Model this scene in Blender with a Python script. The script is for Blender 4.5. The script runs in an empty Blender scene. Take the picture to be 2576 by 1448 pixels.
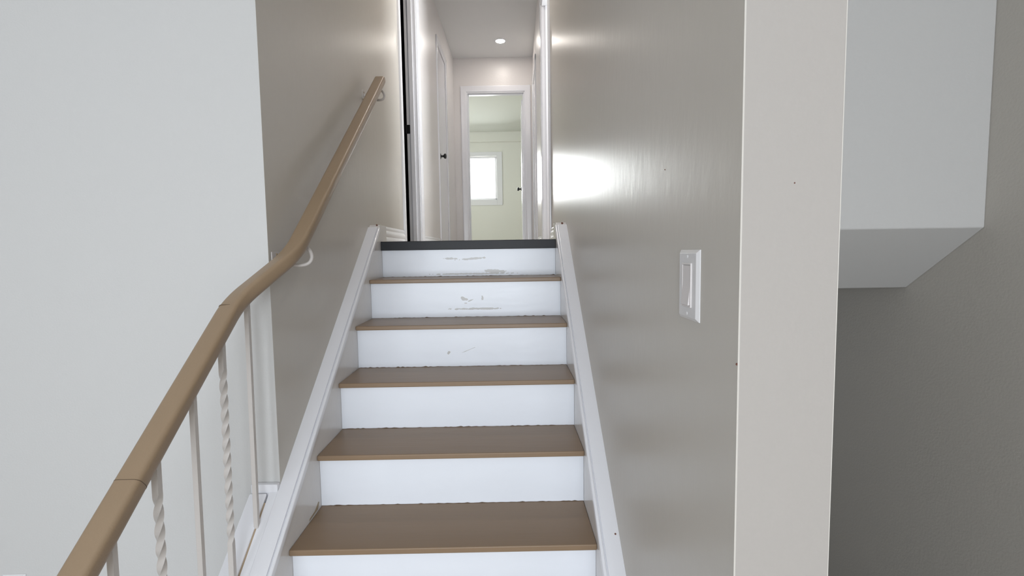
import bpy, bmesh, math, random
from mathutils import Vector, Matrix
random.seed(7)
sc = bpy.context.scene
C = sc.collection

# ------------------------------------------------------------------ camera
def make_camera():
    f, p, y, r = 1220.0, -0.0739, 0.0081, -0.0150
    fwd = Vector((math.sin(y)*math.cos(p), math.cos(y)*math.cos(p), math.sin(p)))
    rt = Vector((math.cos(y), -math.sin(y), 0.0)); up = rt.cross(fwd)
    rt2 = math.cos(r)*rt + math.sin(r)*up
    up2 = -math.sin(r)*rt + math.cos(r)*up
    cam = bpy.data.cameras.new('camera'); o = bpy.data.objects.new('camera', cam); C.objects.link(o)
    M = Matrix((rt2, up2, -fwd)).transposed().to_4x4()
    M.translation = Vector((0.2075, -2.5907, -0.065))
    o.matrix_world = M
    cam.sensor_fit = 'HORIZONTAL'; cam.sensor_width = 36.0; cam.lens = 36.0*f/2576.0
    cam.clip_start = 0.02
    sc.camera = o
make_camera()

# ------------------------------------------------------------------ light, world, exposure
sc.view_settings.view_transform = 'Standard'
sc.view_settings.look = 'None'
sc.view_settings.exposure = 0.0
sc.view_settings.gamma = 1.0
sc.view_settings.use_curve_mapping = False
world = bpy.data.worlds.new('world'); sc.world = world; world.use_nodes = True
bg = world.node_tree.nodes['Background']
bg.inputs[0].default_value = (0.80, 0.90, 1.0, 1); bg.inputs[1].default_value = 1.5

def area_light(name, loc, direction, sx, sy, power, color):
    l = bpy.data.lights.new(name, 'AREA'); l.shape = 'RECTANGLE'; l.size = sx; l.size_y = sy
    l.energy = power; l.color = color
    o = bpy.data.objects.new(name, l); C.objects.link(o)
    o.location = loc
    o.rotation_euler = Vector(direction).to_track_quat('-Z', 'Z').to_euler()
    return o

HA = -0.018                       # the upper hall runs a hair off the line of the stairs
HC, HS = math.cos(HA), math.sin(HA)
def H(u, v, z=0.0):
    return Vector((HC*u - HS*v, 0.9 + HS*u + HC*v, z))
HM = Matrix.Translation((0, 0.9, 0)) @ Matrix.Rotation(HA, 4, 'Z')

# daylight through the living-room window behind the camera
area_light('living_room_daylight', (-0.15, -6.12, -0.15), (0, 1, 0.0), 2.7, 1.7, 142, (0.86, 0.925, 1.0))
# daylight through the bedroom window at the end of the upper hall
area_light('bedroom_daylight', H(-0.55, 7.95, 1.85), H(-0.55, 0, 1.5)-H(-0.55, 7.2, 1.5)+Vector((0, 0, -4.5)), 2.6, 2.2, 820, (0.97, 1.0, 1.0))

# added fill light brightening the bedroom, set at an unseen side window
area_light('bedroom_side_fill', H(-2.60, 5.2, 1.5), H(0, 5.2, 1.2)-H(-2.6, 5.2, 1.5), 1.3, 1.0, 27, (0.97, 1.0, 0.97))
# added light at an unseen bathroom window, brightening the hall through the right doorway
area_light('bathroom_fill', H(2.36, 0.55, 1.5), H(0, 0.55, 1.2)-H(2.36, 0.55, 1.5), 0.8, 0.9, 82, (0.93, 0.97, 1.0))

# ------------------------------------------------------------------ helpers
def lin(c):
    c = c/255.0
    return c/12.92 if c <= 0.04045 else ((c+0.055)/1.055)**2.4
def rgb(r, g, b): return (lin(r), lin(g), lin(b), 1.0)

def mat(name, col, rough=0.5, spec=0.5, bump=0.0, bscale=60.0, stretch=(1, 1, 1), var=0.0, vscale=3.0, coat=0.0, metal=0.0):
    m = bpy.data.materials.new(name); m.use_nodes = True
    nt = m.node_tree; b = nt.nodes['Principled BSDF']
    b.inputs['Base Color'].default_value = col
    b.inputs['Roughness'].default_value = rough
    b.inputs['Specular IOR Level'].default_value = spec
    b.inputs['Metallic'].default_value = metal
    if coat: b.inputs['Coat Weight'].default_value = coat; b.inputs['Coat Roughness'].default_value = 0.12
    tc = nt.nodes.new('ShaderNodeTexCoord'); mp = nt.nodes.new('ShaderNodeMapping')
    mp.inputs['Scale'].default_value = stretch
    nt.links.new(tc.outputs['Object'], mp.inputs['Vector'])
    if bump:
        n = nt.nodes.new('ShaderNodeTexNoise'); n.inputs['Scale'].default_value = bscale; n.inputs['Detail'].default_value = 4
        nt.links.new(mp.outputs[0], n.inputs['Vector'])
        bp = nt.nodes.new('ShaderNodeBump'); bp.inputs['Strength'].default_value = 1.0; bp.inputs['Distance'].default_value = bump
        nt.links.new(n.outputs['Fac'], bp.inputs['Height']); nt.links.new(bp.outputs[0], b.inputs['Normal'])
    if var:
        n = nt.nodes.new('ShaderNodeTexNoise'); n.inputs['Scale'].default_value = vscale; n.inputs['Detail'].default_value = 5
        nt.links.new(mp.outputs[0], n.inputs['Vector'])
        mx = nt.nodes.new('ShaderNodeMix'); mx.data_type = 'RGBA'
        mx.inputs[6].default_value = tuple(c*(1-var) for c in col[:3])+(1,)
        mx.inputs[7].default_value = tuple(min(1, c*(1+var)) for c in col[:3])+(1,)
        nt.links.new(n.outputs['Fac'], mx.inputs[0]); nt.links.new(mx.outputs[2], b.inputs['Base Color'])
    return m

def scuffed(name, base, patches, patch_col=(194, 191, 187)):
    """painted board with worn patches: (x, z, half width, half height, tilt)"""
    m = mat(name, base, rough=0.28, bump=0.0006, bscale=9, stretch=(1, 1, 3), var=0.02, vscale=6)
    nt = m.node_tree; b = nt.nodes['Principled BSDF']
    tc = nt.nodes.new('ShaderNodeTexCoord'); sep = nt.nodes.new('ShaderNodeSeparateXYZ')
    nt.links.new(tc.outputs['Object'], sep.inputs[0])
    nz = nt.nodes.new('ShaderNodeTexNoise'); nz.inputs['Scale'].default_value = 45; nz.inputs['Detail'].default_value = 6
    nt.links.new(tc.outputs['Object'], nz.inputs['Vector'])
    def mth(op, a, c):
        n = nt.nodes.new('ShaderNodeMath'); n.operation = op
        for i, v in enumerate((a, c)):
            if isinstance(v, (int, float)): n.inputs[i].default_value = v
            else: nt.links.new(v, n.inputs[i])
        return n.outputs[0]
    total = None
    for (px, pz, hw, hh, tilt) in patches:
        dx = mth('SUBTRACT', sep.outputs[0], px)
        dz = mth('ADD', mth('SUBTRACT', sep.outputs[2], pz), mth('MULTIPLY', dx, -tilt))
        e = mth('ADD', mth('POWER', mth('ABSOLUTE', mth('DIVIDE', dx, hw), 0), 2.0), mth('POWER', mth('ABSOLUTE', mth('DIVIDE', dz, hh), 0), 2.0))
        s = mth('ADD', e, mth('MULTIPLY', mth('SUBTRACT', nz.outputs['Fac'], 0.5), 4.5))
        k = mth('LESS_THAN', s, 0.85)
        total = k if total is None else mth('MAXIMUM', total, k)
    old = b.inputs['Base Color'].links[0].from_socket
    mx = nt.nodes.new('ShaderNodeMix'); mx.data_type = 'RGBA'
    nt.links.new(total, mx.inputs[0]); nt.links.new(old, mx.inputs[6]); mx.inputs[7].default_value = rgb(*patch_col)
    nt.links.new(mx.outputs[2], b.inputs['Base Color'])
    return m

def add_box(bm, x0, x1, y0, y1, z0, z1):
    vs = [bm.verts.new((x, y, z)) for x in (x0, x1) for y in (y0, y1) for z in (z0, z1)]
    for f in ((0, 1, 3, 2), (4, 6, 7, 5), (0, 4, 5, 1), (2, 3, 7, 6), (0, 2, 6, 4), (1, 5, 7, 3)):
        bm.faces.new([vs[i] for i in f])
def add_prism(bm, pts, x0, x1, axis='x'):
    """polygon pts (two coords) extruded along one axis"""
    def P(a, b, c):
        return {'x': (c, a, b), 'y': (a, c, b), 'z': (a, b, c)}[axis]
    A = [bm.verts.new(P(a, b, x0)) for a, b in pts]; B = [bm.verts.new(P(a, b, x1)) for a, b in pts]
    bm.faces.new(A); bm.faces.new(B[::-1])
    n = len(pts)
    for i in range(n):
        bm.faces.new((A[i], B[i], B[(i+1) % n], A[(i+1) % n]))
def add_cyl(bm, p0, p1, r0, r1=None, seg=24, caps=True):
    r1 = r0 if r1 is None else r1
    p0, p1 = Vector(p0), Vector(p1); t = (p1-p0).normalized()
    a = t.orthogonal().normalized(); b = t.cross(a)
    R0 = [bm.verts.new(p0+(a*math.cos(2*math.pi*i/seg)+b*math.sin(2*math.pi*i/seg))*r0) for i in range(seg)]
    R1 = [bm.verts.new(p1+(a*math.cos(2*math.pi*i/seg)+b*math.sin(2*math.pi*i/seg))*r1) for i in range(seg)]
    for i in range(seg):
        bm.faces.new((R0[i], R0[(i+1) % seg], R1[(i+1) % seg], R1[i]))
    if caps: bm.faces.new(R0[::-1]); bm.faces.new(R1)
def add_lathe(bm, base, axis, prof, seg=24):
    """prof: list of (distance along axis, radius)"""
    base, t = Vector(base), Vector(axis).normalized()
    a = t.orthogonal().normalized(); b = t.cross(a); rings = []
    for d, r in prof:
        rings.append([bm.verts.new(base+t*d+(a*math.cos(2*math.pi*i/seg)+b*math.sin(2*math.pi*i/seg))*max(r, 1e-4)) for i in range(seg)])
    for A, B in zip(rings, rings[1:]):
        for i in range(seg):
            bm.faces.new((A[i], A[(i+1) % seg], B[(i+1) % seg], B[i]))
    bm.faces.new(rings[0][::-1]); bm.faces.new(rings[-1])
def sweep(bm, path, section, caps=True):
    """section: list of (side, up) swept along a smooth path"""
    n = len(path); rings = []
    for i, p in enumerate(path):
        t = (path[min(i+1, n-1)]-path[max(i-1, 0)]).normalized()
        s = t.cross(Vector((0, 0, 1))).normalized(); u = s.cross(t)
        rings.append([bm.verts.new(p+s*a+u*b) for a, b in section])
    k = len(section)
    for A, B in zip(rings, rings[1:]):
        for i in range(k):
            bm.faces.new((A[i], A[(i+1) % k], B[(i+1) % k], B[i]))
    if caps: bm.faces.new(rings[0][::-1]); bm.faces.new(rings[-1])
def rounded_rect(w, h, r, seg=5):
    out = []
    for cx, cy, a0 in ((w/2-r, h/2-r, 0), (-w/2+r, h/2-r, 90), (-w/2+r, -h/2+r, 180), (w/2-r, -h/2+r, 270)):
        for i in range(seg+1):
            a = math.radians(a0+90*i/seg); out.append((cx+r*math.cos(a), cy+r*math.sin(a)))
    return out

def obj(name, bm, m, parent=None, bevel=0.0, smooth=False, M=None, segs=2):
    bmesh.ops.recalc_face_normals(bm, faces=bm.faces)
    me = bpy.data.meshes.new(name); bm.to_mesh(me); bm.free()
    if M is not None: me.transform(M)
    if smooth or bevel:
        for p in me.polygons: p.use_smooth = True
        me.set_sharp_from_angle(angle=math.radians(35))
    me.materials.append(m)
    o = bpy.data.objects.new(name, me); C.objects.link(o)
    if bevel:
        b = o.modifiers.new('bevel', 'BEVEL'); b.width = bevel; b.segments = segs; b.limit_method = 'ANGLE'; b.angle_limit = math.radians(35)
        b.harden_normals = True
    if parent is not None: o.parent = parent
    return o
def boxes(name, m, bxs, parent=None, bevel=0.0, M=None):
    bm = bmesh.new()
    for b in bxs: add_box(bm, *b)
    return obj(name, bm, m, parent, bevel, M=M)
def struct(o, label=None):
    o['kind'] = 'structure'
    if label: o['label'] = label
    return o
def empty(name, loc=(0, 0, 0)):
    o = bpy.data.objects.new(name, None); C.objects.link(o); o.empty_display_size = 0.05
    return o
def thing(name, label, cat, group=None):
    o = empty(name); o['label'] = label; o['category'] = cat
    if group: o['group'] = group
    return o

# ------------------------------------------------------------------ materials
WALL = rgb(207, 203, 196)
m_wall = mat('wall_paint_eggshell', rgb(190, 185, 177), rough=0.55, spec=0.35, bump=0.0006, bscale=140)
m_soffit_dim = mat('soffit_dimmed', rgb(190, 188, 185), rough=0.7, spec=0.3, bump=0.0004, bscale=160)  # matt wall paint darkened, dimmer light on the soffit put into the colour
m_wall_end_dim = mat('wall_end_dimmed', rgb(171, 165, 159), rough=0.6, spec=0.3, bump=0.0004, bscale=120)  # same wall paint, colour darkened to tone down the light falling here
m_wall_soft = mat('wall_paint_matt', rgb(203, 202, 200), rough=0.7, spec=0.3, bump=0.0004, bscale=160)
m_wall_gloss = mat('stair_wall_paint_satin', rgb(203, 198, 190), rough=0.33, spec=0.20, bump=0.0008, bscale=34, stretch=(1, 1, 0.45), var=0.015, vscale=5)
m_hall = mat('hall_wall_paint_satin', rgb(230, 226, 224), rough=0.34, spec=0.5, bump=0.0007, bscale=60)
m_ceil = mat('ceiling_paint', rgb(235, 235, 235), rough=0.85, spec=0.2)
m_bedceil = mat('bedroom_ceiling_paint', rgb(214, 216, 208), rough=0.85, spec=0.2)
m_bed = mat('bedroom_paint', rgb(236, 236, 229), rough=0.7, spec=0.3)
m_trim = mat('white_trim_gloss', rgb(238, 238, 242), rough=0.22, spec=0.55, bump=0.0006, bscale=25)
m_string = mat('stringer_paint', rgb(226, 223, 221), rough=0.20, spec=0.5, bump=0.0008, bscale=22)
m_riser = mat('riser_paint', rgb(240, 243, 249), rough=0.30, spec=0.5, bump=0.0005, bscale=9, stretch=(1, 1, 3), var=0.02, vscale=6)
m_tread = mat('tread_brown_paint', rgb(142, 119, 95), rough=0.36, spec=0.40, bump=0.0004, bscale=20, stretch=(0.3, 3, 1), var=0.06, vscale=7)
m_rail = mat('rail_brown_paint', rgb(150, 128, 103), rough=0.36, spec=0.5, bump=0.0004, bscale=260, var=0.04, vscale=9)
m_black = mat('black_paint', rgb(16, 16, 20), rough=0.45, spec=0.35, var=0.15, vscale=20)
m_blackmetal = mat('black_metal', rgb(18, 18, 20), rough=0.35)
m_room_shade = mat('dark_room_shade', rgb(8, 8, 10), rough=0.8, spec=0.2)  # near-black colour stands in for the shade of an unlit room
m_iron = mat('white_painted_iron', rgb(205, 199, 194), rough=0.38, spec=0.5, bump=0.0004, bscale=120)
m_caulk = mat('aged_caulk', rgb(176, 156, 132), rough=0.7)
m_chip = mat('bare_wood_chip', rgb(112, 72, 58), rough=0.8)
m_switch = mat('switch_plastic', rgb(224, 222, 222), rough=0.25, spec=0.5)
m_rocker = mat('rocker_plastic', rgb(222, 216, 214), rough=0.22, spec=0.5)
m_yellow = mat('yellow_wall_plug', rgb(220, 205, 140), rough=0.5)
m_brass = mat('painted_screw', rgb(150, 130, 100), rough=0.4)
m_dirt = mat('brown_paint_line', rgb(96, 78, 60), rough=0.6)
m_floor = mat('laminate_floor', rgb(212, 204, 192), rough=0.4, bump=0.0004, bscale=20, stretch=(6, 0.6, 1), var=0.12, vscale=5)
m_livfloor = mat('living_room_laminate', rgb(172, 160, 146), rough=0.4, bump=0.0004, bscale=20, stretch=(6, 0.6, 1), var=0.1, vscale=5)
m_glass = bpy.data.materials.new('window_glass'); m_glass.use_nodes = True
g = m_glass.node_tree; g.nodes.remove(g.nodes['Principled BSDF'])
_tr = g.nodes.new('ShaderNodeBsdfTransparent'); _gl = g.nodes.new('ShaderNodeBsdfGlossy'); _gl.inputs['Roughness'].default_value = 0.02
_fr = g.nodes.new('ShaderNodeFresnel'); _fr.inputs['IOR'].default_value = 1.45; _mx = g.nodes.new('ShaderNodeMixShader')
g.links.new(_fr.outputs[0], _mx.inputs[0]); g.links.new(_tr.outputs[0], _mx.inputs[1]); g.links.new(_gl.outputs[0], _mx.inputs[2])
g.links.new(_mx.outputs[0], g.nodes['Material Output'].inputs[0])
m_lamp = bpy.data.materials.new('lamp_lens'); m_lamp.use_nodes = True
lb = m_lamp.node_tree.nodes['Principled BSDF']
lb.inputs['Emission Color'].default_value = (1.0, 0.93, 0.86, 1); lb.inputs['Emission Strength'].default_value = 140.0
m_fill_lamp = m_lamp.copy(); m_fill_lamp.node_tree.nodes['Principled BSDF'].inputs['Emission Strength'].default_value = 230.0  # stronger glow for the added fill lamp

RISE, RUN = 0.19, 0.2376
SL = RISE/RUN
W2 = 0.465
Z0 = -1.52                        # living-room floor

# ------------------------------------------------------------------ room shell
TOP = 2.45
LIV = 1.15                        # living-room ceiling
# wall facing the camera on the left, lit by the living-room window
struct(boxes('wall_front', m_wall_soft, [(-3.72, -0.5205, -1.105, -0.99, Z0, LIV)]))
struct(boxes('wall_left', m_wall_gloss, [(-0.635, -0.52, -1.1047, 0.845, -1.6, TOP)]))
struct(boxes('wall_end', m_wall_end_dim, [(0.5205, 0.655, -1.94, -1.90, -1.6, TOP)], bevel=0.003))
struct(boxes('wall_right', m_wall_gloss, [(0.52, 0.6545, -1.9395, 0.845, -1.6, TOP)]))
# header closing the stairwell above the living-room ceiling
struct(boxes('wall_back', m_ceil, [(-0.52, 0.52, -1.105, -1.0, LIV, TOP)]))
# wall over the downward flight, its sloping soffit and the flank wall beyond
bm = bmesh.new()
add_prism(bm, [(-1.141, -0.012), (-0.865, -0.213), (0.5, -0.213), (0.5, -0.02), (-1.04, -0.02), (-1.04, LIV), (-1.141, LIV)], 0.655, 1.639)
struct(obj('wall_soffit', bm, m_soffit_dim, bevel=0.004))
struct(boxes('wall_side', m_wall, [(1.639, 1.76, -6.2, 3.0, -2.95, LIV)]))
struct(boxes('wall_lower', m_wall, [(0.655, 1.639, 1.5, 1.6, -2.95, -0.213), (0.54, 0.655, -1.7, 1.6, -2.95, -1.6), (0.54, 1.639, -1.8, -1.7, -2.95, Z0-0.12)]))
# living room behind the camera
struct(boxes('floor_living_room', m_livfloor, [(-3.72, 0.655, -6.2, -0.99, Z0-0.12, Z0), (0.655, 1.639, -6.2, -1.7, Z0-0.12, Z0)]))
struct(boxes('floor_lower_hall', m_livfloor, [(0.655, 1.639, -1.8, 1.5, -2.95, -2.85)]))
struct(boxes('ceiling_living_room', m_ceil, [(-3.72, 1.76, -6.2, -1.105, LIV, LIV+0.12), (0.655, 1.76, -1.105, -1.04, LIV, LIV+0.12)]))
struct(boxes('wall_far_left', m_wall_soft, [(-3.72, -3.6, -6.2, -1.105, Z0, LIV)]))
wx0, wx1, wz0, wz1 = -1.50, 1.20, -1.0, 0.7
struct(boxes('wall_behind_camera', m_wall_soft, [(-3.72, wx0, -6.2, -6.08, Z0, LIV), (wx1, 1.639, -6.2, -6.08, Z0, LIV), (wx0, wx1, -6.2, -6.08, Z0, wz0), (wx0, wx1, -6.2, -6.08, wz1, LIV)]))
w = struct(boxes('window_1', m_trim, [(wx0-0.07, wx0, -6.08, -6.06, wz0-0.07, wz1+0.07), (wx1, wx1+0.07, -6.08, -6.06, wz0-0.07, wz1+0.07),
                                     (wx0, wx1, -6.08, -6.06, wz1, wz1+0.07), (wx0, wx1, -6.08, -6.03, wz0-0.07, wz0)], bevel=0.004))

# ------------------------------------------------------------------ upper hall shell (hall coordinates u, v)
UL, UR, VE = -0.515, 0.515, 3.0
T = 0.090
struct(boxes('floor_upper_hall', m_floor, [(-0.635, 0.655, 0.04, 0.95, -0.19, 0.0)]))
struct(boxes('floor_bedroom', m_floor, [(-2.4, 1.7, 0.04, 7.1, -0.19, -0.001)], M=HM))
struct(boxes('ceiling_stairwell', m_ceil, [(-0.635, 0.655, -1.105, 0.9, TOP, TOP+0.1)]))
struct(boxes('ceiling_upper_hall', m_ceil, [(-0.70, 0.70, -0.02, 3.02, TOP, TOP+0.1)], M=HM))
D1, D1H = 0.56, 2.035             # doorway on the left at the head of the stairs
D2a, D2b, D2H = 1.645, 2.20, 2.075  # closet on the left
D3, D3H = 0.83, 2.035             # doorway on the right
D4a, D4b, D4H = 2.08, 2.78, 2.035   # second door on the right
DEu0, DEu1, DEH = -0.352, 0.408, 2.02  # end doorway
struct(boxes('wall_hall_left', m_hall, [(UL-T, UL, D1, D2a, 0, TOP), (UL-T, UL, D2b, VE, 0, TOP), (UL-T, UL, -0.04, D1, D1H, TOP), (UL-T, UL, D2a, D2b, D2H, TOP)], M=HM))
struct(boxes('wall_hall_right', m_hall, [(UR, UR+T, D3, D4a, 0, TOP), (UR, UR+T, D4b, VE, 0, TOP), (UR, UR+T, -0.04, D3, D3H, TOP), (UR, UR+T, D4a, D4b, D4H, TOP)], M=HM))
struct(boxes('wall_hall_end', m_hall, [(-2.4, DEu0, VE, VE+0.11, 0, TOP), (DEu1, 1.7, VE, VE+0.11, 0, TOP), (DEu0, DEu1, VE, VE+0.11, DEH, TOP)], M=HM))
# dark room behind the left doorway, bathroom behind the right one, closets
struct(boxes('wall_dark_room', m_room_shade, [(-2.1, -2.0, -0.6, 1.2, 0, TOP), (-2.0, UL-T-0.02, -0.7, -0.6, 0, TOP), (-2.0, UL-T, 1.2, 1.3, 0, TOP), (-2.0, UL-T, -0.6, 1.2, TOP, TOP+0.05),
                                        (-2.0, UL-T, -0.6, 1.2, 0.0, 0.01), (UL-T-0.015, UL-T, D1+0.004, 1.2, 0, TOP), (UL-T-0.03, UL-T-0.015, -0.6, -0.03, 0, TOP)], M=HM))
struct(boxes('wall_bathroom', m_hall, [(2.2, 2.3, -0.6, 0.15, 0, TOP), (2.2, 2.3, 0.95, 1.6, 0, TOP), (2.2, 2.3, 0.15, 0.95, 0, 1.05), (2.2, 2.3, 0.15, 0.95, 1.95, TOP), (UR+T+0.03, 2.2, -0.7, -0.6, 0, TOP), (UR+T, 2.2, 1.6, 1.7, 0, TOP), (UR+T, 2.2, -0.6, 1.6, TOP, TOP+0.05), (UR+T+0.02, UR+T+0.035, -0.6, -0.03, 0, TOP)], M=HM))
# bedroom
BV = 7.0
bwu0, bwu1, bwz0, bwz1 = -0.80, -0.12, 1.055, 1.975
struct(boxes('wall_bedroom_back', m_bed, [(-2.4, bwu0, BV, BV+0.12, 0, TOP), (bwu1, 1.7, BV, BV+0.12, 0, TOP), (bwu0, bwu1, BV, BV+0.12, 0, bwz0), (bwu0, bwu1, BV, BV+0.12, bwz1, TOP)], M=HM))
struct(boxes('wall_bedroom_left', m_bed, [(-2.5, -2.4, 3.11, 4.5, 0, TOP), (-2.5, -2.4, 5.9, BV, 0, TOP), (-2.5, -2.4, 4.5, 5.9, 0, 0.95), (-2.5, -2.4, 4.5, 5.9, 2.05, TOP)], M=HM))
struct(boxes('wall_bedroom_right', m_bed, [(1.7, 1.8, 3.11, BV, 0, TOP)], M=HM))
struct(boxes('wall_bedroom_front', m_bed, [(-2.4, DEu0-0.02, 3.111, 3.125, 0, TOP), (DEu1+0.02, 1.7, 3.111, 3.125, 0, TOP)], M=HM))
struct(boxes('ceiling_bedroom', m_bedceil, [(-2.4, 1.7, 3.0201, BV, TOP, TOP+0.1)], M=HM))
struct(boxes('beam_bedroom', m_bed, [(-2.4, 1.7, BV-0.12, BV, 2.255, TOP)], M=HM))
# bedroom window
w2 = empty('window_2'); struct(w2)
cw = 0.085
boxes('window_casing', m_trim, [(bwu0-cw, bwu0, BV-0.015, BV, bwz0-cw, bwz1+cw), (bwu1, bwu1+cw+0.03, BV-0.015, BV, bwz0-cw-0.03, bwz1+cw), (bwu0, bwu1, BV-0.015, BV, bwz1, bwz1+cw), (bwu0, bwu1, BV-0.015, BV, bwz0-cw-0.03, bwz0)], w2, 0.003, HM)
boxes('window_frame', m_trim, [(bwu0, bwu0+0.04, BV+0.05, BV+0.1, bwz0, bwz1), (bwu1-0.04, bwu1, BV+0.05, BV+0.1, bwz0, bwz1), (bwu0, bwu1, BV+0.05, BV+0.1, bwz1-0.04, bwz1), (bwu0, bwu1, BV+0.05, BV+0.1, bwz0, bwz0+0.04)], w2, 0.003, HM)
boxes('pane', m_glass, [(bwu0+0.04, bwu1-0.04, BV+0.07, BV+0.074, bwz0+0.04, bwz1-0.04)], w2, M=HM)

# ------------------------------------------------------------------ doors and casings
def casing_profile(w=0.065, t=0.015):
    # across the width: inner edge thin, rounded outer bead
    return [(0, 0), (0, 0.008), (0.006, 0.011), (0.02, 0.0115), (w-0.018, t-0.002), (w-0.008, t), (w-0.002, t-0.002), (w, t-0.006), (w, 0)]
def side_casing(u, s, v_in, dv, z1, w=0.065, z0=0.0):
    """vertical casing on a wall at u (s: direction of the room), inner edge v_in, running to dv"""
    bm = bmesh.new()
    add_prism(bm, [(u+s*t, v_in+dv*a) for a, t in casing_profile(w)], z0, z1+w*0.98, axis='z')
    return bm
def head_casing(u, s, va, vb, z, w=0.065):
    bm = bmesh.new()
    add_prism(bm, [(u+s*t, z+a) for a, t in casing_profile(w)], va, vb, axis='y')
    return bm
def knob(parent, base, axis, M, m=None):
    m = m or m_blackmetal
    bm = bmesh.new()
    add_lathe(bm, base, axis, [(0, 0.030), (0.004, 0.030), (0.007, 0.026), (0.009, 0.012), (0.030, 0.010), (0.036, 0.016), (0.042, 0.025), (0.052, 0.028), (0.060, 0.025), (0.065, 0.014), (0.066, 0.002)])
    return obj('knob', bm, m, parent, smooth=True, M=M)
def hinge(parent, u, v, z, M, h=0.09):
    bm = bmesh.new(); add_cyl(bm, (u, v, z-h/2), (u, v, z+h/2), 0.0065, seg=12)
    for k in (-1, 1): add_cyl(bm, (u, v, z+k*h/2), (u, v, z+k*(h/2+0.006)), 0.008, 0.004, seg=12)
    return obj('hinge', bm, m_trim, parent, smooth=True, M=M)

# door_1: cased doorway on the left at the head of the stairs, dark room behind
d1 = empty('door_1'); struct(d1)
obj('casing', side_casing(UL-0.004, 1, 0.0, -1, D1H), m_trim, d1, smooth=True, M=HM)
obj('casing', side_casing(UL, 1, D1, 1, D1H, 0.09), m_trim, d1, smooth=True, M=HM)
obj('casing', head_casing(UL, 1, -0.065, D1+0.09, D1H), m_trim, d1, smooth=True, M=HM)
boxes('jamb', m_trim, [(UL-T-0.002, UL+0.001, D1-0.016, D1, 0, D1H), (UL-T-0.002, UL+0.001, 0, 0.012, 0, D1H), (UL-T-0.002, UL+0.001, 0.012, D1-0.016, D1H-0.016, D1H),
                      (UL-0.062, UL-0.028, D1-0.028, D1-0.016, 0, D1H-0.016)], d1, 0.002, HM)
sp = boxes('strike_plate', m_blackmetal, [(UL-T-0.012, UL-0.066, D1-0.019, D1-0.0155, 0.91, 0.98), (UL-T-0.016, UL-T-0.004, D1-0.026, D1-0.016, 0.91, 0.98)], d1, 0.001, HM)
# door_2: closet door on the left
d2 = empty('door_2'); struct(d2)
obj('casing', side_casing(UL, 1, D2a, -1, D2H), m_trim, d2, smooth=True, M=HM)
obj('casing', side_casing(UL, 1, D2b, 1, D2H), m_trim, d2, smooth=True, M=HM)
obj('casing', head_casing(UL, 1, D2a-0.065, D2b+0.065, D2H), m_trim, d2, smooth=True, M=HM)
boxes('door_leaf', m_trim, [(UL-0.037, UL-0.002, D2a+0.004, D2b-0.005, 0.012, D2H-0.004)], d2, 0.002, HM)
knob(d2, (UL-0.002, D2a+0.075, 0.955), (1, 0, 0), HM)
hinge(d2, UL+0.004, D2b-0.001, 1.84, HM); hinge(d2, UL+0.004, D2b-0.001, 0.24, HM)
# door_3: cased doorway on the right at the head of the stairs
d3 = empty('door_3'); struct(d3)
obj('casing', side_casing(UR+0.004, -1, 0.0, -1, D3H), m_trim, d3, smooth=True, M=HM)
obj('casing', side_casing(UR, -1, D3, 1, D3H), m_trim, d3, smooth=True, M=HM)
obj('casing', head_casing(UR, -1, -0.065, D3+0.065, D3H), m_trim, d3, smooth=True, M=HM)
boxes('jamb', m_trim, [(UR-0.001, UR+T+0.002, D3-0.016, D3, 0, D3H), (UR-0.001, UR+T+0.002, 0, 0.012, 0, D3H), (UR-0.001, UR+T+0.002, 0.012, D3-0.016, D3H-0.016, D3H),
                      (UR+0.03, UR+0.064, D3-0.028, D3-0.016, 0, D3H-0.016)], d3, 0.002, HM)
# door_4: second door on the right
d4 = empty('door_4'); struct(d4)
obj('casing', side_casing(UR, -1, D4a, -1, D4H), m_trim, d4, smooth=True, M=HM)
obj('casing', side_casing(UR, -1, D4b, 1, D4H), m_trim, d4, smooth=True, M=HM)
obj('casing', head_casing(UR, -1, D4a-0.065, D4b+0.065, D4H), m_trim, d4, smooth=True, M=HM)
boxes('door_leaf', m_trim, [(UR+0.002, UR+0.037, D4a+0.004, D4b-0.005, 0.012, D4H-0.004)], d4, 0.002, HM)
hinge(d4, UR-0.004, D4a+0.001, 1.62, HM); hinge(d4, UR-0.004, D4a+0.001, 0.26, HM)
# door_5: bedroom doorway at the end of the hall, its leaf swung open into the bedroom
d5 = empty('door_5'); struct(d5)
cwid = 0.075
for (a, s) in ((DEu0, -1), (DEu1, 1)):
    bm = bmesh.new(); add_prism(bm, [(a+s*x, VE-t) for x, t in casing_profile(cwid)], 0, DEH+cwid*0.98, axis='z'); obj('casing', bm, m_trim, d5, smooth=True, M=HM)
bm = bmesh.new(); add_prism(bm, [(VE-t, DEH+x) for x, t in casing_profile(cwid)], DEu0-cwid, DEu1+cwid, axis='x'); obj('casing', bm, m_trim, d5, smooth=True, M=HM)
boxes('jamb', m_trim, [(DEu0-0.001, DEu0+0.015, VE-0.002, VE+0.125, 0, DEH), (DEu1-0.015, DEu1+0.001, VE-0.002, VE+0.125, 0, DEH), (DEu0, DEu1, VE-0.002, VE+0.125, DEH-0.015, DEH),
                      (DEu0+0.015, DEu0+0.027, VE+0.03, VE+0.07, 0, DEH-0.015), (DEu1-0.027, DEu1-0.015, VE+0.03, VE+0.07, 0, DEH-0.015), (DEu0+0.015, DEu1-0.015, VE+0.03, VE+0.07, DEH-0.027, DEH-0.015)], d5, 0.002, HM)
lf = boxes('door_leaf', m_trim, [(DEu1-0.045, DEu1-0.010, VE+0.135, VE+0.135+0.74, 0.012, DEH-0.07)], d5, 0.002, HM)
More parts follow.
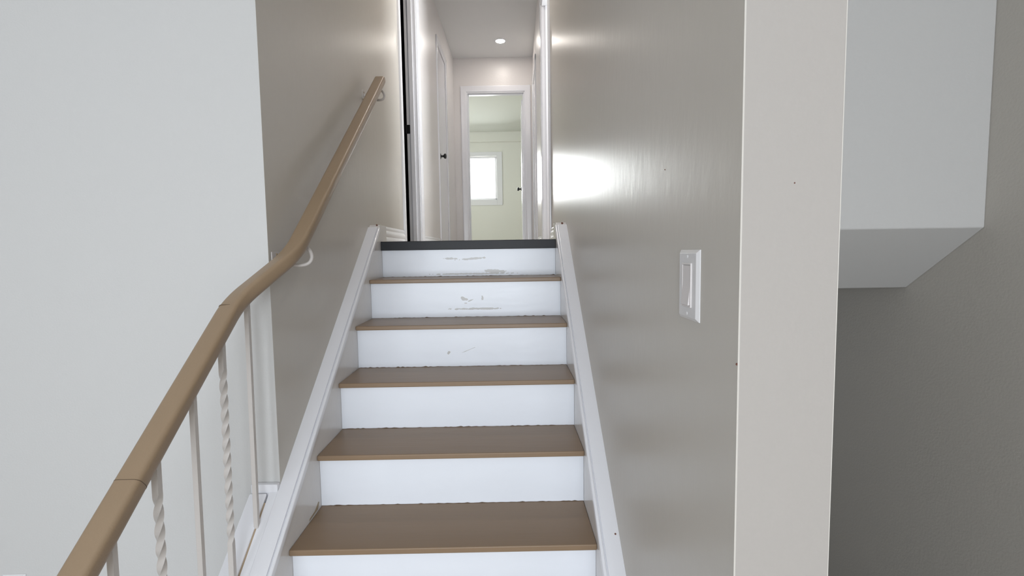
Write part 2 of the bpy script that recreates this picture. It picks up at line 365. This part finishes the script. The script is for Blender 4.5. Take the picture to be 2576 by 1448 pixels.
knob(lf, (DEu1-0.045, VE+0.135+0.67, 0.865), (-1, 0, 0), HM)

# baseboards on the upper landing (ogee top)
def base_profile(h=0.098, t=0.014):
    return [(0, 0), (t, 0), (t, h*0.30), (t*0.75, h*0.36), (t, h*0.44), (t*0.95, h*0.62), (t*0.45, h*0.76), (t*0.65, h*0.86), (t*0.5, h*0.96), (t*0.2, h), (0, h)]
for nm, x, s, y0, y1 in (('baseboard_left', -0.52, 1, 0.13, 0.835), ('baseboard_right', 0.52, -1, 0.13, 0.835)):
    bm = bmesh.new(); add_prism(bm, [(x+s*a, b) for a, b in base_profile()], y0, y1, axis='y')
    struct(obj(nm, bm, m_trim, smooth=True))
for nm, u, s, va, vb in (('baseboard_hall_left', UL, 1, D1+0.09, D2a-0.065), ('baseboard_hall_left', UL, 1, D2b+0.065, VE), ('baseboard_hall_right', UR, -1, D3+0.065, D4a-0.065)):
    bm = bmesh.new(); add_prism(bm, [(u+s*a, b) for a, b in base_profile(0.085)], va, vb, axis='y')
    struct(obj(nm, bm, m_trim, smooth=True, M=HM))

# ------------------------------------------------------------------ staircase
stair = thing('staircase', 'straight staircase with brown painted treads, white risers and a black top nosing', 'staircase')
m_r6 = scuffed('riser_paint_worn', rgb(240, 243, 249), [(-0.100, -0.095, 0.035, 0.006, 0), (0.02, -0.097, 0.085, 0.006, 0.06), (0.135, -0.166, 0.070, 0.010, -0.05), (0.02, -0.178, 0.22, 0.004, 0)])
m_r5 = scuffed('riser_paint_chipped', rgb(240, 243, 249), [(-0.010, -0.290, 0.016, 0.008, -0.3), (0.079, -0.287, 0.006, 0.012, 0), (0.02, -0.300, 0.016, 0.003, 0.4), (0.06, -0.340, 0.13, 0.005, 0), (0.0, -0.312, 0.008, 0.003, 0)])
m_r4 = scuffed('riser_paint_marked', rgb(240, 243, 249), [(-0.06, -0.508, 0.008, 0.008, 0.3), (0.02, -0.5, 0.03, 0.0015, 0.4)])
NO = 0.022
for n in range(-2, 5):                     # treads, n = 4 is the one under the landing
    y = -(5-n)*RUN; z = -(5-n)*RISE
    bm = bmesh.new()
    add_box(bm, -W2, W2, y, y+RUN+NO+0.01, z-0.019, z)
    t = obj('tread', bm, m_tread, stair, bevel=0.0035)
for n in range(-2, 6):                     # riser n stands below tread n
    y = -(5-n)*RUN+NO; z1 = -(5-n)*RISE-(0.019 if n < 5 else 0.047); z0 = -(6-n)*RISE
    m = {5: m_r6, 4: m_r5, 3: m_r4}.get(n, m_riser)
    bm = bmesh.new()
    if n == -2: z0 = Z0
    add_box(bm, -W2+0.0006, W2-0.0006, y, y+0.019, z0, z1)
    r = obj('riser', bm, m, stair)
    if n > -2:
        # wavy line of brown paint where the tread meets the riser above it
        bm = bmesh.new(); N = 90; prev = None
        for i in range(N+1):
            x = -W2+0.001+(2*W2-0.002)*i/N
            h = 0.0006+0.0016*random.random()**3+(0.002 if random.random() < 0.05 else 0)
            a = bm.verts.new((x, y-0.0009, z0)); b = bm.verts.new((x, y-0.0009, z0+h)); c = bm.verts.new((x, y+0.0005, z0+h))
            if prev: bm.faces.new((prev[0], a, b, prev[1])); bm.faces.new((prev[1], b, c, prev[2]))
            prev = (a, b, c)
        obj('paint_line', bm, m_dirt, r)
nz = boxes('landing_nosing', m_black, [(-W2-0.001, W2+0.001, 0.0, 0.05, -0.047, 0.0005)], stair, 0.003)
nz['label'] = 'black painted nosing at the top of the stairs'

def top(y, k): return SL*y+k
YB = -1.70                                  # foot of the stringers
def stringer(s):
    # board the treads die into, with a vertical end at the landing
    k = 0.088
    bm = bmesh.new()
    pts = [(0.13, 0.088), (-0.05+0.05, 0.088), (-0.0, top(0.0, k)), (YB, top(YB, k)), (YB, Z0), (YB+0.35, Z0), (0.13, -0.19)]
    add_prism(bm, pts, s*W2, s*0.5195)
    o = obj('stringer', bm, m_string, stair, bevel=0.0015)
    # moulded cap: bead along the inner edge, shallow groove, flat band up to the wall
    w_out = 0.5215
    sec = [(0.4582, 0.076), (0.4582, 0.091), (0.4595, 0.0965), (0.4630, 0.0995), (0.4668, 0.0995), (0.4700, 0.0965), (0.4706, 0.0925), (0.4722, 0.0925), (0.4730, 0.1000), (0.4745, 0.1005), (w_out-0.002, 0.1005), (w_out, 0.0985), (w_out, 0.080)]
    bm = bmesh.new()
    y0, y1 = -0.03, YB
    A = [bm.verts.new((s*x, y0, top(y0, k2))) for x, k2 in sec]; B = [bm.verts.new((s*x, y1, top(y1, k2))) for x, k2 in sec]
    bm.faces.new(A); bm.faces.new(B[::-1])
    for i in range(len(sec)):
        j = (i+1) % len(sec); bm.faces.new((A[i], B[i], B[j], A[j]))
    obj('stringer_cap', bm, m_trim if s < 0 else m_trim, o, smooth=True)
    return o
sl = stringer(-1); sr = stringer(1)
# chips and marks on the caps and the walls
def chip(name, parent, p, r, m, flat=(1, 1, 1)):
    bm = bmesh.new(); bmesh.ops.create_icosphere(bm, subdivisions=2, radius=r)
    for v in bm.verts: v.co = Vector((v.co.x*flat[0]*(1+random.uniform(-.25, .25)), v.co.y*flat[1], v.co.z*flat[2]*(1+random.uniform(-.25, .25))))+Vector(p)
    return obj(name, bm, m, parent)
chip('chip', sr, (0.497, -0.026, 0.082), 0.006, m_chip, (1, .6, 1))
chip('chip', sl, (-0.476, -0.024, 0.086), 0.005, m_chip)
chip('chip', sr, (0.509, -1.236, -0.889), 0.003, m_chip)
# smear of brown paint on the left stringer above the lowest visible tread
bm = bmesh.new()
pp = [(-0.955, -0.921), (-0.948, -0.926), (-0.963, -0.945), (-1.036, -0.9465), (-1.030, -0.940), (-0.990, -0.937), (-0.973, -0.930)]
add_prism(bm, pp, -W2-0.001, -W2+0.0008)
o = obj('paint_smear', bm, mat('paint_smear', rgb(160, 145, 120), rough=0.5), sl)
# open part of the left side: cap widens, caulk line, kerb that carries the balusters, knee wall below
def slope_bar(name, m, x0, x1, k0, k1, ya, yb, parent, bevel=0.0):
    bm = bmesh.new()
    add_prism(bm, [(ya, top(ya, k1)), (yb, top(yb, k1)), (yb, top(yb, k0)), (ya, top(ya, k0))], x0, x1)
    return obj(name, bm, m, parent, bevel)
slope_bar('kerb_fillet', m_trim, -0.5455, -0.5205, 0.02, 0.1003, -1.1061, YB, stair)
slope_bar('caulk_line', m_caulk, -0.5510, -0.5450, 0.02, 0.1000, -1.150, YB, stair)
slope_bar('kerb', m_trim, -0.605, -0.5505, 0.0, 0.1045, -1.130, YB, stair, 0.003)
boxes('kerb_block', m_trim, [(-0.603, -0.5205, -1.124, -1.1055, -0.86, -0.775)], stair, 0.003)
bm = bmesh.new()
add_prism(bm, [(-1.1055, top(-1.1055, 0.0)), (YB, top(YB, 0.0)), (YB, Z0), (-1.1055, Z0)], -0.600, -0.5205)
obj('knee_wall', bm, m_wall_soft, stair)

# ------------------------------------------------------------------ railing
rail_t = thing('stair_railing', 'brown wooden handrail on white iron balusters, running up the left of the stairs', 'railing')
RK = 0.8165
def rp(x, y): return Vector((x, y, SL*y+RK))
ctrl = [rp(-0.54, -2.05), rp(-0.54, -1.262), rp(-0.445, -1.098), rp(-0.445, 0.028)]
def rail_section(w, h, rt=0.012, rb=0.023, seg=6):
    out = []
    for cx, cy, r_, a0 in ((w/2-rt, h/2-rt, rt, 0), (-w/2+rt, h/2-rt, rt, 90), (-w/2+rb, -h/2+rb, rb, 180), (w/2-rb, -h/2+rb, rb, 270)):
        for i in range(seg+1):
            a = math.radians(a0+90*i/seg); out.append((cx+r_*math.cos(a), cy+r_*math.sin(a)))
    return out
def fillet(pts, rad, seg=10):
    out = [pts[0]]
    for i in range(1, len(pts)-1):
        p = pts[i]; a = (pts[i-1]-p).normalized(); b = (pts[i+1]-p).normalized()
        A = p+a*rad; B = p+b*rad
        for k in range(seg+1):
            t = k/seg; out.append(A*(1-t)**2+p*2*t*(1-t)+B*t**2)
    out.append(pts[-1]); return out
bm = bmesh.new()
sweep(bm, fillet(ctrl, 0.055), rail_section(0.054, 0.046))
rail = obj('handrail', bm, m_rail, rail_t, smooth=True)
# hairline joints in the rail
for yj in (-1.66, -1.285):
    bm = bmesh.new(); a = rp(-0.54, yj); d = Vector((0, RUN, RISE)).normalized()
    sweep(bm, [a-d*0.0006, a+d*0.0006], rail_section(0.0546, 0.0466)); obj('rail_joint', bm, m_dirt, rail)

def baluster_straight(y):
    x0, x1 = -0.5475, -0.5405
    z0 = SL*y+0.096; z1 = SL*y+RK-0.016; h = 0.00635
    bm = bmesh.new(); A = []; B = []
    for dx, dy in ((-h, -h), (h, -h), (h, h), (-h, h)):
        A.append(bm.verts.new((x0+dx, y+dy, z0+SL*dy))); B.append(bm.verts.new((x1+dx, y+dy, z1+SL*dy)))
    bm.faces.new(A[::-1]); bm.faces.new(B)
    for i in range(4): bm.faces.new((A[i], A[(i+1) % 4], B[(i+1) % 4], B[i]))
    return obj('baluster', bm, m_iron, rail_t, bevel=0.0008)
def baluster_twisted(y, ztop=0.07, zbot=0.095, per=0.157):
    x0, x1 = -0.5475, -0.5405
    z0 = SL*y+0.098; z1 = SL*y+RK-0.018; h = 0.00635*1.06
    bm = bmesh.new(); rings = []
    N = 260; ang = 0; turns_len = (z1-ztop)-(z0+zbot)
    q = round(turns_len/per*4)/4*2*math.pi
    for i in range(N+1):
        z = z0+(z1-z0)*i/N; f = i/N; x = x0+(x1-x0)*f
        tt = min(1, max(0, (z-(z0+zbot))/turns_len)); a = q*tt
        ring = []
        for dx, dy in ((-h, -h), (0, -h*0.90), (h, -h), (h*0.90, 0), (h, h), (0, h*0.90), (-h, h), (-h*0.90, 0)):
            if tt in (0, 1): dx = max(-h, min(h, dx/0.90 if abs(dx) < h else dx)); dy = max(-h, min(h, dy/0.90 if abs(dy) < h and dy else dy))
            ring.append(bm.verts.new((x+dx*math.cos(a)-dy*math.sin(a), y+dx*math.sin(a)+dy*math.cos(a), z)))
        rings.append(ring)
    for A, B in zip(rings, rings[1:]):
        for i in range(8): bm.faces.new((A[i], A[(i+1) % 8], B[(i+1) % 8], B[i]))
    bm.faces.new(rings[0][::-1]); bm.faces.new(rings[-1])
    o = obj('baluster', bm, m_iron, rail_t, smooth=True)
    o['label'] = 'twisted iron baluster'
    return o
baluster_straight(-1.203); baluster_twisted(-1.336, 0.09, 0.14); baluster_straight(-1.462); baluster_twisted(-1.592, 0.09, 0.14); baluster_straight(-1.716)

def smooth_path(P, n):
    out = []
    for i in range(len(P)-1):
        p0, p1, p2, p3 = P[max(i-1, 0)], P[i], P[i+1], P[min(i+2, len(P)-1)]
        for k in range(n):
            t = k/n
            out.append(0.5*((2*p1)+(p2-p0)*t+(2*p0-5*p1+4*p2-p3)*t*t+(3*p1-p0-3*p2+p3)*t**3))
    return out+[P[-1]]
def bracket(y, plate_big, tag=None):
    """wall plate, curved arm under the rail"""
    zc = SL*y+RK
    br = empty('rail_bracket'); br.parent = rail_t
    bm = bmesh.new()
    if plate_big:
        add_box(bm, -0.52, -0.5165, y-0.030, y+0.034, zc-0.088, zc-0.022)
        pl = obj('wall_plate', bm, m_iron, br, bevel=0.0015)
    else:
        add_cyl(bm, (-0.52, y, zc-0.045), (-0.5165, y, zc-0.045), 0.028, seg=28)
        pl = obj('wall_plate', bm, m_iron, br, smooth=True)
    bm = bmesh.new()
    bm.free()
    for dy, dz in ((-0.018, -0.070), (0.014, -0.066), (0, -0.03)):
        bm = bmesh.new(); add_cyl(bm, (-0.5168, y+dy, zc+dz), (-0.5145, y+dy, zc+dz), 0.0042, 0.003, seg=12)
        obj('screw', bm, m_brass, br, smooth=True)
    P = [Vector((-0.5165, y, zc-0.045)), Vector((-0.490, y+0.004, zc-0.060)), Vector((-0.455, y+0.012, zc-0.066)), Vector((-0.428, y+0.022, zc-0.060)), Vector((-0.419, y+0.030, zc-0.042)), Vector((-0.426, y+0.034, zc-0.020)), Vector((-0.440, y+0.034, zc-0.008))]
    bm = bmesh.new(); pts = smooth_path(P, 6); ref = Vector((0, 1, 0)); prev = None; seg = 12; r_ = 0.0058
    for i, p in enumerate(pts):
        t = (pts[min(i+1, len(pts)-1)]-pts[max(i-1, 0)]).normalized(); a = (ref-t*ref.dot(t)).normalized(); b = t.cross(a); ref = a
        ring = [bm.verts.new(p+(a*math.cos(2*math.pi*k/seg)+b*math.sin(2*math.pi*k/seg))*r_) for k in range(seg)]
        if prev:
            for k in range(seg): bm.faces.new((prev[k], prev[(k+1) % seg], ring[(k+1) % seg], ring[k]))
        else: bm.faces.new(ring[::-1])
        prev = ring
    bm.faces.new(prev)
    obj('arm', bm, m_iron, br, smooth=True)
    return br
b1 = bracket(-1.060, True); b2 = bracket(-0.030, False)
bm = bmesh.new(); add_cyl(bm, (-0.5205, -1.091, -0.090), (-0.512, -1.091, -0.090), 0.0035, 0.0042, seg=12)
plug = obj('wall_plug', bm, m_yellow, rail_t, smooth=True); plug['label'] = 'pale yellow wall plug'

# ------------------------------------------------------------------ light switch on the right wall
sw = thing('light_switch', 'white rocker light switch plate on the grey wall right of the stairs', 'light switch')
xw = 0.5201; yc, zc = -1.7655, -0.1255; hy, hz, th = 0.0435, 0.060, 0.0062
bm = bmesh.new()
pr = [(0, 1.0, 1.0), (0.0016, 1.0, 1.0), (th, 0.86, 0.90), ]
ring = []
for t, a, b in pr:
    yy = hy - (1-a)*hy; zz = hz - (1-b)*hz
    ring.append([bm.verts.new((xw-t, yc+sy*yy, zc+sz*zz)) for sy, sz in ((-1, -1), (1, -1), (1, 1), (-1, 1))])
for A, B in zip(ring, ring[1:]):
    for i in range(4): bm.faces.new((A[i], A[(i+1) % 4], B[(i+1) % 4], B[i]))
bm.faces.new(ring[0][::-1]); bm.faces.new(ring[-1])
plate = obj('cover_plate', bm, m_switch, sw, bevel=0.0012, segs=3)
# paddle frame and tilted paddle
ry, rz = 0.0175, 0.0345
boxes('rocker_frame', m_rocker, [(xw-th-0.0022, xw-th+0.001, yc-ry-0.003, yc-ry, zc-rz-0.003, zc+rz+0.003), (xw-th-0.0022, xw-th+0.001, yc+ry, yc+ry+0.003, zc-rz-0.003, zc+rz+0.003),
                                (xw-th-0.0022, xw-th+0.001, yc-ry, yc+ry, zc+rz, zc+rz+0.003), (xw-th-0.0022, xw-th+0.001, yc-ry, yc+ry, zc-rz-0.003, zc-rz)], sw, 0.0007)
bm = bmesh.new()
add_prism(bm, [(xw-th+0.001, zc+rz-0.0007), (xw-th-0.0012, zc+rz-0.0007), (xw-th-0.0014, zc), (xw-th-0.0050, zc-rz+0.0007), (xw-th+0.001, zc-rz+0.0007)], yc-ry+0.0007, yc+ry-0.0007, axis='y')
obj('rocker', bm, m_rocker, sw, bevel=0.0006)
for s in (1, -1):
    bm = bmesh.new(); add_cyl(bm, (xw-th+0.0005, yc, zc+s*0.0485), (xw-th-0.0008, yc, zc+s*0.0485), 0.0034, 0.0028, seg=20)
    add_box(bm, xw-th-0.0010, xw-th-0.0007, yc-0.0004, yc+0.0004, zc+s*0.0485-0.0022, zc+s*0.0485+0.0022)
    obj('screw', bm, m_switch, sw, smooth=True)

# outlet at the lower left, only its top edge in view
ol = thing('wall_outlet', 'white outlet cover low on the bright wall, bottom left corner', 'outlet')
bm = bmesh.new()
ring = []
for t, e in ((0, 0), (0.0015, 0), (0.0055, 0.005)):
    ring.append([bm.verts.new((x, -1.1051-t, z)) for x, z in ((-1.413+e, -1.178+e), (-1.339-e, -1.178+e), (-1.339-e, -1.0615-e), (-1.413+e, -1.0615-e))])
for A, B in zip(ring, ring[1:]):
    for i in range(4): bm.faces.new((A[i], A[(i+1) % 4], B[(i+1) % 4], B[i]))
bm.faces.new(ring[0][::-1]); bm.faces.new(ring[-1])
obj('cover_plate', bm, m_switch, ol, bevel=0.001)
bm = bmesh.new()
for zz in (-1.139, -1.100): add_box(bm, -1.392, -1.360, -1.1128, -1.1085, zz-0.014, zz+0.014)
obj('receptacle', bm, m_rocker, ol, bevel=0.003)

# small nail marks on the walls
for p, r, lb in (((0.5199, -1.625, 0.092), 0.0013, 'small brown nail mark on the right stair wall, above and left of the switch'), ((0.5200, -1.9375, -0.223), 0.0017, 'small brown nail mark at the corner edge of the right stair wall, below the switch')):
    o = chip('nail_mark', None, p, r, m_chip); o['label'] = lb; o['category'] = 'nail mark'; o['group'] = 'nail marks on the right stair wall'
o = chip('nail_mark', None, (0.591, -1.9401, 0.021), 0.0010, m_chip); o['label'] = 'tiny dark speck on the pale end of the right wall'; o['category'] = 'nail mark'

# ------------------------------------------------------------------ recessed ceiling light in the hall
cl = thing('ceiling_light', 'round recessed light glowing in the upper hall ceiling', 'ceiling light')
lp = H(0.115, 2.50, TOP)
bm = bmesh.new(); add_lathe(bm, lp, (0, 0, -1), [(0, 0.072), (0.003, 0.071), (0.006, 0.064), (0.007, 0.054), (0.0035, 0.053)], 40)
obj('trim_ring', bm, m_trim, cl, smooth=True)
bm = bmesh.new(); add_lathe(bm, lp, (0, 0, -1), [(0.0005, 0.052), (0.006, 0.052), (0.0075, 0.049), (0.008, 0.001)], 40)
obj('lens', bm, m_lamp, cl, smooth=True)

# added fill lamp, unseen above the stair head, brightening hall and stairwell
bm = bmesh.new(); add_lathe(bm, H(0.10, -0.28, TOP), (0, 0, -1), [(0.0005, 0.060), (0.006, 0.060), (0.0075, 0.055), (0.008, 0.001)], 40)
obj('fill_lamp', bm, m_fill_lamp, bpy.data.objects['ceiling_stairwell'], smooth=True)
